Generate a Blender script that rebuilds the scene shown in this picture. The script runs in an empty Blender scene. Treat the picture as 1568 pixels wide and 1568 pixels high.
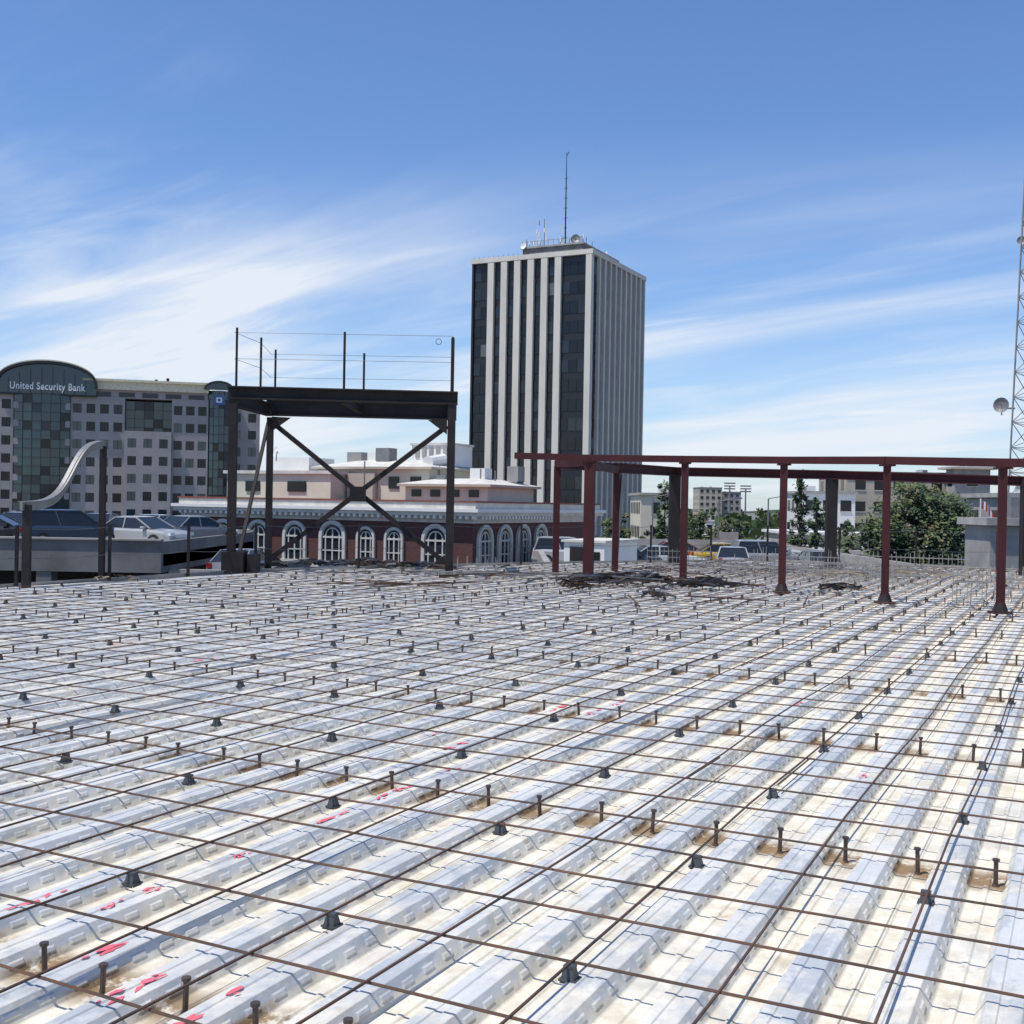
import bpy, bmesh, math, random
from mathutils import Matrix, Vector
R=random.Random(7)
rad=math.radians
TH=26.7
CT,ST=math.cos(rad(TH)),math.sin(rad(TH))
def W(b,a,z=0): return (b*CT+a*ST,-b*ST+a*CT,z)   # site grid -> world
def L(x,y): return (x*CT-y*ST, x*ST+y*CT)          # world -> site grid (b,a)
scene=bpy.context.scene
GZ=-15.0

# ---------------------------------------------------------------- materials
def mat(name,col,rough=.7,metal=0.0,var=.15,scale=2.0,bump=0.0,bscale=20,col2=None,spec=.5,stretch=None):
    m=bpy.data.materials.new(name); m.use_nodes=True
    nt=m.node_tree; N=nt.nodes; B=N['Principled BSDF']
    B.inputs['Roughness'].default_value=rough; B.inputs['Metallic'].default_value=metal
    B.inputs['Specular IOR Level'].default_value=spec
    tc=N.new('ShaderNodeTexCoord'); mp=N.new('ShaderNodeMapping')
    nt.links.new(tc.outputs['Object'],mp.inputs[0])
    if stretch: mp.inputs['Scale'].default_value=stretch
    n=N.new('ShaderNodeTexNoise'); n.inputs['Scale'].default_value=scale; n.inputs['Detail'].default_value=4
    n.inputs['Roughness'].default_value=.65
    nt.links.new(mp.outputs[0],n.inputs['Vector'])
    cr=N.new('ShaderNodeValToRGB'); cr.color_ramp.elements[0].position=.32; cr.color_ramp.elements[1].position=.68
    c2=col2 or tuple(min(1,c*(1+var)) for c in col)
    c1=col if col2 else tuple(c*(1-var) for c in col)
    cr.color_ramp.elements[0].color=(*c1,1); cr.color_ramp.elements[1].color=(*c2,1)
    nt.links.new(n.outputs['Fac'],cr.inputs[0]); nt.links.new(cr.outputs[0],B.inputs['Base Color'])
    if bump:
        n2=N.new('ShaderNodeTexNoise'); n2.inputs['Scale'].default_value=bscale; n2.inputs['Detail'].default_value=4
        nt.links.new(tc.outputs['Object'],n2.inputs['Vector'])
        bp=N.new('ShaderNodeBump'); bp.inputs['Strength'].default_value=bump; bp.inputs['Distance'].default_value=.05
        nt.links.new(n2.outputs['Fac'],bp.inputs['Height']); nt.links.new(bp.outputs[0],B.inputs['Normal'])
    return m

M={}
M['rebar']=mat('rebar_steel',(.05,.04,.036),.7,.15,scale=3,col2=(.15,.08,.05),spec=.3)
M['stud']=mat('stud_steel',(.05,.043,.042),.5,.4,scale=8,col2=(.11,.075,.06))
M['chair']=mat('chair_plastic',(.05,.055,.06),.5)
M['redsteel']=mat('red_oxide_primer',(.036,.009,.012),.7,.0,scale=1.2,col2=(.060,.015,.017),spec=.25)
M['darksteel']=mat('dark_primer_steel',(.016,.015,.017),.7,.0,scale=1.5,col2=(.032,.026,.027),spec=.2)
M['greysteel']=mat('grey_steel',(.2,.2,.2),.5,.3,scale=3)
M['galvrod']=mat('galvanised_rod',(.30,.29,.27),.6,.3,scale=3)
M['wire']=mat('wire_cable',(.12,.12,.13),.4,.6)
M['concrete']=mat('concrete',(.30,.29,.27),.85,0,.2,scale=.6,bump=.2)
M['darkconc']=mat('dark_concrete',(.15,.15,.15),.85,0,.25,scale=.6)  # concrete in a darker grey, for parapets, walls and roof parts
M['tan']=mat('tan_stucco',(.42,.37,.30),.85,0,.12,scale=.5)
M['cream']=mat('cream_stucco',(.58,.54,.43),.85,0,.1,scale=.5)
M['white']=mat('white_paint',(.70,.69,.66),.7,0,.06,scale=.8)
M['stone']=mat('white_stone_trim',(.55,.53,.48),.8,0,.15,scale=1.5)
M['towerfin']=mat('tower_precast',(.60,.57,.50),.8,0,.10,scale=.25,stretch=(1,1,.3))
M['granite']=mat('granite_panel',(.34,.305,.295),.6,0,.12,scale=.3)
M['glassdark']=mat('dark_glass',(.010,.011,.013),.12,0,.3,spec=.4,scale=.3)
M['glassblue']=mat('blue_glass',(.010,.038,.048),.06,0,.3,spec=.8,scale=.3)
M['glassmid']=mat('mid_glass',(.020,.024,.030),.15,0,.3,spec=.5,scale=.3)
M['blind']=mat('window_blind',(.11,.12,.12),.6)
M['spandrel']=mat('dark_spandrel',(.016,.016,.018),.4)
M['creamband']=mat('cream_roof_band',(.72,.64,.45),.7)
M['roofgrey']=mat('gravel_roof',(.33,.32,.30),.95,0,.2,scale=1)
M['redcop']=mat('red_coping',(.22,.07,.05),.7)
M['redroof']=mat('red_tile_roof',(.26,.11,.07),.8)
M['asphalt']=mat('asphalt',(.05,.05,.052),.9,0,.3,scale=.5)
M['rubber']=mat('tyre_rubber',(.02,.02,.02),.8)
M['hub']=mat('alloy_wheel',(.4,.4,.42),.3,.8)
M['lampred']=mat('tail_lamp',(.3,.01,.01),.3)
M['lampw']=mat('head_lamp',(.7,.7,.72),.15)
M['bark']=mat('bark',(.09,.065,.045),.9,0,.3,scale=4)
M['leafa']=mat('foliage_light',(.085,.12,.035),.7,0,.35,scale=.8)
M['leafb']=mat('foliage_dark',(.030,.055,.020),.7,0,.35,scale=.8)
M['leafc']=mat('foliage_olive',(.12,.12,.05),.7,0,.3,scale=.8)
M['pink']=mat('marking_paint_pink',(.75,.13,.17),.7,0,.2,scale=20)
M['wood']=mat('scrap_timber',(.33,.24,.15),.85,0,.2,scale=5)
M['lattice']=mat('mast_steel',(.26,.25,.25),.5,.3,scale=.5)
M['sign']=mat('sign_letter_white',(.8,.8,.8),.5)
M['signblue']=mat('sign_blue',(.05,.12,.3),.4)
M['flagred']=mat('flag_cloth',(.5,.04,.05),.8)

def brickmat():
    m=bpy.data.materials.new('brick'); m.use_nodes=True; nt=m.node_tree; N=nt.nodes; B=N['Principled BSDF']
    B.inputs['Roughness'].default_value=.85
    tc=N.new('ShaderNodeTexCoord'); sp=N.new('ShaderNodeSeparateXYZ'); ad=N.new('ShaderNodeMath'); cb=N.new('ShaderNodeCombineXYZ')
    nt.links.new(tc.outputs['Object'],sp.inputs[0]); nt.links.new(sp.outputs[0],ad.inputs[0]); nt.links.new(sp.outputs[1],ad.inputs[1])
    nt.links.new(ad.outputs[0],cb.inputs[0]); nt.links.new(sp.outputs[2],cb.inputs[1])
    b=N.new('ShaderNodeTexBrick'); b.inputs['Scale'].default_value=4.0
    b.inputs['Color1'].default_value=(.11,.036,.03,1); b.inputs['Color2'].default_value=(.075,.026,.023,1); b.inputs['Mortar'].default_value=(.13,.09,.08,1)
    b.inputs['Mortar Size'].default_value=.012
    nt.links.new(cb.outputs[0],b.inputs['Vector']); nt.links.new(b.outputs['Color'],B.inputs['Base Color'])
    return m
M['brick']=brickmat()

def carpaint(name,c):
    m=bpy.data.materials.new(name); m.use_nodes=True; B=m.node_tree.nodes['Principled BSDF']
    B.inputs['Base Color'].default_value=(*c,1); B.inputs['Roughness'].default_value=.25; B.inputs['Metallic'].default_value=.2
    B.inputs['Coat Weight'].default_value=.6; B.inputs['Coat Roughness'].default_value=.05
    return m

# ---------------------------------------------------------------- mesh builder
class MB:
    def __init__(s): s.v=[]; s.f=[]; s.m=[]; s.mats=[]
    def mi(s,k):
        k=M[k] if isinstance(k,str) else k
        if k not in s.mats: s.mats.append(k)
        return s.mats.index(k)
    def poly(s,pts,k):
        i=len(s.v); s.v+= [tuple(p) for p in pts]; s.f.append(tuple(range(i,i+len(pts)))); s.m.append(s.mi(k))
    def box(s,x0,x1,y0,y1,z0,z1,k):
        i=len(s.v); s.v+=[(x0,y0,z0),(x1,y0,z0),(x1,y1,z0),(x0,y1,z0),(x0,y0,z1),(x1,y0,z1),(x1,y1,z1),(x0,y1,z1)]
        mi=s.mi(k)
        for q in((0,3,2,1),(4,5,6,7),(0,1,5,4),(1,2,6,5),(2,3,7,6),(3,0,4,7)):
            s.f.append(tuple(i+j for j in q)); s.m.append(mi)
    def tube(s,p,q,r,k,n=5,r2=None,cap=True):
        p=Vector(p);q=Vector(q); d=q-p
        if d.length<1e-6: return
        d.normalize(); a=d.orthogonal().normalized(); b=d.cross(a); r2=r if r2 is None else r2
        i=len(s.v); mi=s.mi(k)
        for (c,rr) in((p,r),(q,r2)):
            for j in range(n):
                t=2*math.pi*j/n; s.v.append(tuple(c+a*(rr*math.cos(t))+b*(rr*math.sin(t))))
        for j in range(n):
            s.f.append((i+j,i+(j+1)%n,i+n+(j+1)%n,i+n+j)); s.m.append(mi)
        if cap:
            s.f.append(tuple(i+j for j in range(n))[::-1]); s.m.append(mi)
            s.f.append(tuple(i+n+j for j in range(n))); s.m.append(mi)
    def path(s,pts,r,k,n=5):
        for p,q in zip(pts[:-1],pts[1:]): s.tube(p,q,r,k,n,cap=False)
    def beam(s,p,q,w,h,k,I=False,up=(0,0,1)):
        p=Vector(p);q=Vector(q);d=(q-p).normalized(); u=Vector(up)
        sd=d.cross(u)
        if sd.length<1e-4: u=Vector((0,1,0)); sd=d.cross(u)
        sd.normalize(); u=sd.cross(d)
        def bx(w0,w1,h0,h1):
            i=len(s.v); mi=s.mi(k)
            for c in(p,q):
                for (ww,hh) in((w0,h0),(w1,h0),(w1,h1),(w0,h1)): s.v.append(tuple(c+sd*ww+u*hh))
            for qd in((0,1,2,3),(7,6,5,4),(0,4,5,1),(1,5,6,2),(2,6,7,3),(3,7,4,0)):
                s.f.append(tuple(i+j for j in qd)); s.m.append(mi)
        if I:
            t=min(.03,h*.12); bx(-w/2,w/2,h/2-t,h/2); bx(-w/2,w/2,-h/2,-h/2+t); bx(-t/3,t/3,-h/2+t,h/2-t)
        else: bx(-w/2,w/2,-h/2,h/2)
    def obj(s,name,loc=(0,0,0),rz=0,parent=None,smooth=False):
        me=bpy.data.meshes.new(name); me.from_pydata(s.v,[],s.f)
        for m in s.mats: me.materials.append(m)
        me.polygons.foreach_set('material_index',s.m)
        me.update()
        bm=bmesh.new(); bm.from_mesh(me); bmesh.ops.recalc_face_normals(bm,faces=bm.faces); bm.to_mesh(me); bm.free()
        if smooth: me.polygons.foreach_set('use_smooth',[True]*len(me.polygons))
        o=bpy.data.objects.new(name,me); scene.collection.objects.link(o)
        o.location=loc; o.rotation_euler=(0,0,rz)
        if parent: o.parent=parent
        return o
GRID=-rad(TH)

# ---------------------------------------------------------------- camera
cam=bpy.data.cameras.new('camera'); co=bpy.data.objects.new('camera',cam); scene.collection.objects.link(co)
cam.lens=40.2; cam.sensor_width=36; cam.clip_start=.05; cam.clip_end=8000
co.matrix_world=Matrix.Translation((0,0,1.6))@Matrix.Rotation(rad(89.61),4,'X')@Matrix.Rotation(rad(1.0),4,'Z')
scene.camera=co

# ---------------------------------------------------------------- world & sun
AZ=-118; EL=66
w=bpy.data.worlds.new("World"); scene.world=w; w.use_nodes=True
nt=w.node_tree; N=nt.nodes; Lk=nt.links
bg=N['Background']; bg.inputs[1].default_value=.122
sky=N.new('ShaderNodeTexSky'); sky.sky_type='NISHITA'; sky.sun_disc=False
sky.sun_elevation=rad(EL); sky.sun_rotation=rad(AZ); sky.air_density=1.0; sky.dust_density=.4; sky.ozone_density=3.5
tc=N.new('ShaderNodeTexCoord'); sp=N.new('ShaderNodeSeparateXYZ'); Lk.new(tc.outputs['Generated'],sp.inputs[0])
def mth(op,a,b=None,c=None,clamp=False):
    n=N.new('ShaderNodeMath'); n.operation=op; n.use_clamp=clamp
    for i,x in enumerate((a,b,c)):
        if x is None: continue
        if isinstance(x,(int,float)): n.inputs[i].default_value=x
        else: Lk.new(x,n.inputs[i])
    return n.outputs[0]
def srange(v,a,b,c0=0,d=1,interp='SMOOTHSTEP'):
    n=N.new('ShaderNodeMapRange'); n.interpolation_type=interp
    for i,x in enumerate((a,b,c0,d)): n.inputs[i+1].default_value=x
    Lk.new(v,n.inputs[0]); return n.outputs[0]
zz=mth('ADD',mth('MAXIMUM',sp.outputs[2],0.0),.16)
px=mth('DIVIDE',sp.outputs[0],zz); py=mth('DIVIDE',sp.outputs[1],zz)
cb=N.new('ShaderNodeCombineXYZ'); Lk.new(px,cb.inputs[0]); Lk.new(py,cb.inputs[1])
def cloud(rot,scl,loc,nscale,dist,lo,hi,rough=.6,det=6):
    r0=N.new('ShaderNodeMapping'); r0.inputs['Rotation'].default_value=(0,0,rad(rot)); Lk.new(cb.outputs[0],r0.inputs[0])
    mp=N.new('ShaderNodeMapping'); mp.inputs['Scale'].default_value=scl; mp.inputs['Location'].default_value=loc
    Lk.new(r0.outputs[0],mp.inputs[0])
    n=N.new('ShaderNodeTexNoise'); n.inputs['Scale'].default_value=nscale; n.inputs['Detail'].default_value=det
    n.inputs['Roughness'].default_value=rough; n.inputs['Distortion'].default_value=dist; Lk.new(mp.outputs[0],n.inputs['Vector'])
    return srange(n.outputs['Fac'],lo,hi)
streak=cloud(38,(.30,1.1,1),(3.1,1.7,0),1.25,.7,.40,.72,.55)
big=cloud(35,(.5,.7,1),(5.3,8.2,0),.8,.2,.38,.62,.5,3)
wisp=cloud(34,(.45,1.6,1),(1.3,5.1,0),2.0,.7,.42,.78,.55)
def lobe(vx,vy,vz,lo,hi):
    v=Vector((vx,vy,vz)).normalized(); d=N.new('ShaderNodeVectorMath'); d.operation='DOT_PRODUCT'
    Lk.new(tc.outputs['Generated'],d.inputs[0]); d.inputs[1].default_value=v; return srange(d.outputs['Value'],lo,hi)
lobes=mth('ADD',mth('MULTIPLY',lobe(-.34,1,.16,.975,.999),.62),mth('MULTIPLY',lobe(-.14,1,.13,.98,.999),.35))
lobes=mth('ADD',lobes,mth('MULTIPLY',lobe(.28,1,.12,.97,.999),.38))
band=srange(sp.outputs[2],.11,.32,1,0)
dens=mth('ADD',mth('MULTIPLY',streak,.85),mth('MULTIPLY',wisp,.55))
amt=mth('MULTIPLY',mth('ADD',mth('ADD',mth('MULTIPLY',big,.45),.38),lobes),band)
c=mth('ADD',mth('MULTIPLY',dens,amt),mth('MULTIPLY',lobes,mth('MULTIPLY',band,.18)))
c=mth('ADD',c,mth('MULTIPLY',mth('MULTIPLY',wisp,lobe(-.36,1,.30,.988,.9995)),.28))
lw=srange(sp.outputs[2],0,.20,1,0)
c=mth('ADD',c,mth('MULTIPLY',lw,.22),clamp=True)
tint=N.new('ShaderNodeMix'); tint.data_type='RGBA'; tint.blend_type='MULTIPLY'; tint.inputs[0].default_value=1
Lk.new(sky.outputs[0],tint.inputs[6]); tint.inputs[7].default_value=(.86,1.03,1.27,1)
mx=N.new('ShaderNodeMix'); mx.data_type='RGBA'; Lk.new(mth('MULTIPLY',c,.92),mx.inputs[0]); Lk.new(tint.outputs[2],mx.inputs[6]); mx.inputs[7].default_value=(6.8,7.2,7.8,1)
Lk.new(mx.outputs[2],bg.inputs[0])
sl=bpy.data.lights.new('sun','SUN'); sl.energy=4.7; sl.angle=rad(.5); sl.color=(1,.95,.87)
so=bpy.data.objects.new('sun',sl); scene.collection.objects.link(so)
sv=Vector((math.sin(rad(AZ))*math.cos(rad(EL)),math.cos(rad(AZ))*math.cos(rad(EL)),math.sin(rad(EL))))
so.rotation_euler=sv.to_track_quat('Z','Y').to_euler(); so.location=(-40,-10,60)
scene.view_settings.view_transform='Standard'; scene.view_settings.look='None'; scene.view_settings.exposure=0

# ---------------------------------------------------------------- ground
g=MB(); g.poly([(-4000,-600,GZ),(4000,-600,GZ),(4000,6000,GZ),(-4000,6000,GZ)],mat('ground_cover',(.10,.10,.085),.95,0,.3,scale=.02,col2=(.2,.19,.16)))
g.obj('ground')
r=MB()
for a0 in(45,140): 
    p=[W(-300,a0,GZ+.004),W(400,a0,GZ+.004),W(400,a0+12,GZ+.004),W(-300,a0+12,GZ+.004)]; r.poly(p,'asphalt')
r.obj('road')

# ---------------------------------------------------------------- metal deck
def deckmat():
    m=bpy.data.materials.new('galvanised_deck'); m.use_nodes=True; nt=m.node_tree; N=nt.nodes; K=nt.links; B=N['Principled BSDF']
    def mt(op,a,b=None,cl=False):
        n=N.new('ShaderNodeMath'); n.operation=op; n.use_clamp=cl
        for i,x in enumerate((a,b)):
            if x is None: continue
            if isinstance(x,(int,float)): n.inputs[i].default_value=x
            else: K.new(x,n.inputs[i])
        return n.outputs[0]
    def noise(sc,vec,det=4,ro=.6,scl=None):
        n=N.new('ShaderNodeTexNoise'); n.inputs['Scale'].default_value=sc; n.inputs['Detail'].default_value=det; n.inputs['Roughness'].default_value=ro
        if scl:
            mp=N.new('ShaderNodeMapping'); mp.inputs['Scale'].default_value=scl; K.new(vec,mp.inputs[0]); vec=mp.outputs[0]
        K.new(vec,n.inputs['Vector']); return n.outputs['Fac']
    def rng(v,a,b,c=0,d=1):
        n=N.new('ShaderNodeMapRange'); n.interpolation_type='SMOOTHSTEP'
        for i,x in enumerate((a,b,c,d)): n.inputs[i+1].default_value=x
        K.new(v,n.inputs[0]); return n.outputs[0]
    def mix(f,a,b):
        n=N.new('ShaderNodeMix'); n.data_type='RGBA'
        if isinstance(f,(int,float)): n.inputs[0].default_value=f
        else: K.new(f,n.inputs[0])
        for i,x in((6,a),(7,b)):
            if isinstance(x,tuple): n.inputs[i].default_value=(*x,1)
            else: K.new(x,n.inputs[i])
        return n.outputs[2]
    tc=N.new('ShaderNodeTexCoord'); v=tc.outputs['Object']; sp=N.new('ShaderNodeSeparateXYZ'); K.new(v,sp.inputs[0]); X,Y,Z=sp.outputs
    cx=mt('FLOOR',mt('DIVIDE',X,.915)); cy=mt('FLOOR',mt('DIVIDE',mt('ADD',Y,mt('MULTIPLY',cx,1.7)),5.2))
    cbx=N.new('ShaderNodeCombineXYZ'); K.new(cx,cbx.inputs[0]); K.new(cy,cbx.inputs[1])
    wn=N.new('ShaderNodeTexWhiteNoise'); K.new(cbx.outputs[0],wn.inputs['Vector'])
    vor=N.new('ShaderNodeTexVoronoi'); vor.inputs['Scale'].default_value=28; K.new(v,vor.inputs['Vector'])
    sg=N.new('ShaderNodeSeparateColor'); K.new(vor.outputs['Color'],sg.inputs[0])
    zn=mix(rng(noise(2.2,v,5,.7,(1,.35,1)),.35,.65),(.48,.49,.49),(.65,.65,.63))
    zn=mix(mt('MULTIPLY',sg.outputs[0],.25),zn,(.70,.70,.69))
    zn=mix(mt('MULTIPLY',wn.outputs['Value'],.45),zn,(.72,.71,.66))
    st=rng(noise(4,v,5,.75,(1,.45,1)),.49,.57)
    zn=mix(mt('MULTIPLY',st,.6),zn,(.37,.41,.445))
    lowz=rng(Z,.018,.045,1,0)
    dust=mix(rng(noise(7,v,5,.7),.3,.7),(.54,.485,.375),(.76,.72,.61))
    df=mt('MULTIPLY',lowz,rng(noise(1.3,v,6,.7),.33,.55,.5,.97))
    topd=mt('MULTIPLY',mt('SUBTRACT',1,lowz),rng(noise(1.8,v,6,.72),.44,.64,0,.8))
    f=mt('ADD',df,topd,True)
    col=mix(f,zn,dust)
    ym=mt('ABSOLUTE',mt('SUBTRACT',mt('MODULO',mt('ADD',Y,26-2.7-.05+1.3),2.6),1.3))
    near=rng(ym,.05,.20,1,0)
    row1=rng(mt('ABSOLUTE',mt('SUBTRACT',Y,5.35)),.5,.7,1,0)
    gate=mt('MAXIMUM',rng(noise(.35,v,2),.38,.52,.3,1),row1)
    rf=mt('MULTIPLY',mt('MULTIPLY',near,lowz),mt('MULTIPLY',rng(noise(8,v,5,.75),.33,.49),gate))
    col=mix(mt('MULTIPLY',rf,.92),col,mix(noise(20,v),(.08,.045,.02),(.33,.20,.08)))
    blot=rng(noise(3.1,v,6,.8),.60,.70)
    col=mix(mt('MULTIPLY',blot,.55),col,(.28,.21,.13))
    sk=rng(noise(9,v,4,.7,(1,.12,1)),.60,.68)
    col=mix(mt('MULTIPLY',sk,.35),col,(.30,.24,.17))
    sm=mt('ABSOLUTE',mt('SUBTRACT',mt('MODULO',mt('ADD',X,30.0),.915),.06))
    col=mix(rng(sm,.002,.005,.7,0),col,(.12,.12,.12))
    ej=mt('ABSOLUTE',mt('SUBTRACT',mt('MODULO',mt('ADD',Y,26.1),7.8),3.9))
    col=mix(rng(ej,.003,.009,.7,0),col,(.14,.14,.14))
    K.new(col,B.inputs['Base Color'])
    K.new(mt('MULTIPLY',mt('SUBTRACT',1,mt('ADD',f,rf,True)),.15),B.inputs['Metallic'])
    B.inputs['Specular IOR Level'].default_value=.35
    K.new(rng(mt('ADD',f,mt('MULTIPLY',noise(9,v),.4)),0,1.2,.45,.85),B.inputs['Roughness'])
    bp=N.new('ShaderNodeBump'); bp.inputs['Strength'].default_value=.3; bp.inputs['Distance'].default_value=.01
    K.new(mt('ADD',noise(14,v,3,.6),mt('MULTIPLY',noise(2.0,v,2),3)),bp.inputs['Height']); K.new(bp.outputs[0],B.inputs['Normal'])
    return m
DECKPOLY=[(-19.4,1.0),(-8.5,19.1),(-5.6,24.5),(-1.5,28),(2,30.6),(7.6,33.7),(60,6.0),(60,-8),(-19.4,-8)]
PG=[L(*p) for p in DECKPOLY]
P=.305
prof=[(0,0),(.045,0),(.052,.008),(.068,.008),(.075,0),(.125,0),(.159,.074),(.162,.076),(.195,.076),(.2,.070),(.222,.070),(.227,.076),(.263,.076),(.267,.074),(.300,.004)]
dk=MB(); dm=deckmat()
b0=-30; nr=int(90/P)
ys=[-8+ i*6.5 for i in range(0,9)]
xs=[]
for i in range(nr):
    for (x,z) in prof: xs.append((b0+i*P+x,z))
for y in ys:
    for (x,z) in xs: dk.v.append((x,y,z))
n=len(xs); mi=dk.mi(dm)
for j in range(len(ys)-1):
    for i in range(n-1):
        dk.f.append((j*n+i,j*n+i+1,(j+1)*n+i+1,(j+1)*n+i)); dk.m.append(mi)
deck=dk.obj('metal_floor_deck',rz=GRID)
DS=.78; DT=.076*DS; deck.scale=(1,1,DS)
bm=bmesh.new(); bm.from_mesh(deck.data)
cx=sum(p[0] for p in PG)/len(PG); cy=sum(p[1] for p in PG)/len(PG)
for i in range(len(PG)):
    p=Vector((*PG[i],0)); q=Vector((*PG[(i+1)%len(PG)],0)); d=q-p; nn=Vector((d.y,-d.x,0)).normalized()
    if nn.dot(Vector((cx,cy,0))-p)>0: nn=-nn
    bmesh.ops.bisect_plane(bm,geom=bm.verts[:]+bm.edges[:]+bm.faces[:],plane_co=p,plane_no=nn,clear_outer=True)
for f in bm.faces:
    if f.normal.z<0: f.normal_flip()
bm.to_mesh(deck.data); bm.free()
em=MB(); 
for i in range(nr):
    bx=b0+i*P
    for side in(0,1):
        y=.4+R.random()*.05
        while y<14:
            X,Y,_=W(bx,y)
            if Y>1.8 and abs(X)<Y*.52+.6:
                zc=.038; hh=.013
                if side==0: f=lambda z:.125+.034*z/.074; o=-.004
                else: f=lambda z:.300-.033*(z-.004)/.07; o=.004
                z0,z1=zc-hh,zc+hh
                A=[(bx+f(z0),y,z0),(bx+f(z0),y+.07,z0),(bx+f(z1),y+.07,z1),(bx+f(z1),y,z1)]
                C=[(bx+f(z0+.006)+o,y+.008,z0+.007),(bx+f(z0+.006)+o,y+.062,z0+.007),(bx+f(z1-.006)+o,y+.062,z1-.005),(bx+f(z1-.006)+o,y+.008,z1-.005)]
                em.poly(C,dm)
                for k in range(4): em.poly([A[k],A[(k+1)%4],C[(k+1)%4],C[k]],dm)
            y+=.13
e=em.obj('web_embossments',parent=deck)
PB=[W(*L(*p)) for p in DECKPOLY]
bb=MB(); n=len(PB)
bb.poly([(x,y,-.03) for x,y,_ in PB],'darkconc')
for i in range(n):
    p,q=PB[i],PB[(i+1)%n]
    bb.poly([(p[0],p[1],-.03),(q[0],q[1],-.03),(q[0],q[1],-.75),(p[0],p[1],-.75)],'redsteel')
    bb.poly([(p[0],p[1],-.75),(q[0],q[1],-.75),(q[0],q[1],GZ),(p[0],p[1],GZ)],'darkconc')
for i in range(0,6):
    p,q=PB[i],PB[(i+1)%n]
    bb.beam((p[0],p[1],.03),(q[0],q[1],.03),.02,.17,'galvrod')
bb.obj('building_under_construction')

def inside(x,y,mg=.3):
    b,a=L(x,y)
    for i in range(len(PG)):
        p=PG[i];q=PG[(i+1)%len(PG)]; dx,dy=q[0]-p[0],q[1]-p[1]; l=math.hypot(dx,dy); nx,ny=dy/l,-dx/l
        s=(b-p[0])*nx+(a-p[1])*ny; sc=(cx-p[0])*nx+(cy-p[1])*ny
        if s*(1 if sc>0 else -1)<mg: return False
    return True

# ---------------------------------------------------------------- rebar grid
rb=MB(); RZ=.100
def bar(fn,t0,t1,step,z,r):
    prev=None; t=t0; ph=R.random()*6; am=R.uniform(.004,.02); dr=R.uniform(-.014,.014); ph2=R.random()*6
    while t<=t1:
        off=am*math.sin(t*1.1+ph)+R.uniform(-.004,.004)+dr*math.sin(t*.2+ph2)
        b,a=fn(t,off); p=(b,a,z+R.uniform(-.009,.004)); X,Y,_=W(b,a)
        ok=inside(X,Y,.25) and abs(X)<abs(Y)*.6+2.5 and Y>-1
        if ok and prev: rb.tube(prev,p,r,'rebar',5,cap=False)
        prev=p if ok else None
        t+=step
a=3.43-.443*6
while a<36:
    bar(lambda t,o,a=a:(t,a+o),-26,40,1.1,RZ,.0054); a+=.443
b=-1.48-.475*40
while b<36:
    bar(lambda t,o,b=b:(b+o,t),-2,38,1.1,RZ+.011,.0054); b+=.475
for i in range(110):
    b=-1.48+.475*R.randint(-16,26); a=R.uniform(2,26); l=R.uniform(.5,.9)
    X,Y,_=W(b,a)
    if inside(X,Y,1.2): rb.tube((b+.018,a,RZ+.013),(b+.028,a+l,RZ+.013),.005,'rebar')
rb.obj('rebar_grid',rz=GRID)

# ---------------------------------------------------------------- studs, chairs
st=MB(); 
def stud(b,a):
    X,Y,_=W(b,a)
    if not inside(X,Y,.15) or abs(X)>Y*.6+2: return
    lx,ly=R.uniform(-.008,.008),R.uniform(-.008,.008)
    st.tube((b,a,0),(b+lx,a+ly,.108),.0095,'stud',7); st.tube((b+lx,a+ly,.106),(b+lx,a+ly,.117),.015,'stud',8)
    st.tube((b,a,0.001),(b,a,.01),.017,'stud',8,r2=.012)
a=2.7-2.6
while a<36:
    for i in range(nr):
        if a>8 and R.random()<.05: continue
        stud(b0+i*P+.085+ R.uniform(-.02,.02), a+R.uniform(-.035,.035))
    a+=2.6
for gb in(-9.2,-.4,8.4):
    bx=round((gb-b0)/P)*P+b0+.085
    a=9.0
    while a<36:
        stud(bx,a+R.uniform(-.03,.03)); a+=.3
st.obj('shear_studs',rz=GRID)
ch=MB()
b=-1.48-.95*18
while b<34:
    a=3.43-1.33*3
    while a<35:
        X,Y,_=W(b,a)
        if inside(X,Y,.3) and abs(X)<Y*.6+2:
            bb_=b+R.uniform(-.01,.01); aa=a+R.uniform(-.03,.03)
            for s in(-1,1):
                ch.poly([(bb_-.026,aa+s*.026,.05),(bb_+.026,aa+s*.026,.05),(bb_+.018,aa+s*.012,RZ-.004),(bb_-.018,aa+s*.012,RZ-.004)],'chair')
                ch.poly([(bb_+s*.026,aa-.022,.05),(bb_+s*.026,aa+.022,.05),(bb_+s*.018,aa+.012,RZ-.004),(bb_+s*.018,aa-.012,RZ-.004)],'chair')
            ch.box(bb_-.019,bb_+.019,aa-.014,aa+.014,RZ-.004,RZ+.005,'chair')
            ch.box(bb_-.03,bb_+.03,aa-.028,aa+.028,DT-.003,DT+.004,'chair')
        a+=1.33
    b+=.95
ch.obj('rebar_chairs',rz=GRID)
pk=MB()
def blotch(b,a,s):
    i=round((b-b0-.21)/P); b=b0+i*P+.2125
    for rep in range(R.randint(4,7)):
        n=9; ox,oy=R.uniform(-.025,.025),R.uniform(-.14,.14); el=R.uniform(1.1,2.0); pts=[]; s_=s*R.uniform(.25,.9)
        for k in range(n):
            t=2*math.pi*k/n; rr=s_*R.uniform(.35,1.1); u,v=rr*math.cos(t),.3*rr*math.sin(t)
            x=u*math.cos(el)-v*math.sin(el)+ox; y=u*math.sin(el)+v*math.cos(el)+oy
            pts.append((b+max(-.045,min(.045,x)),a+y,DT+.002+rep*.0006))
        pk.poly(pts,'pink')
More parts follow.
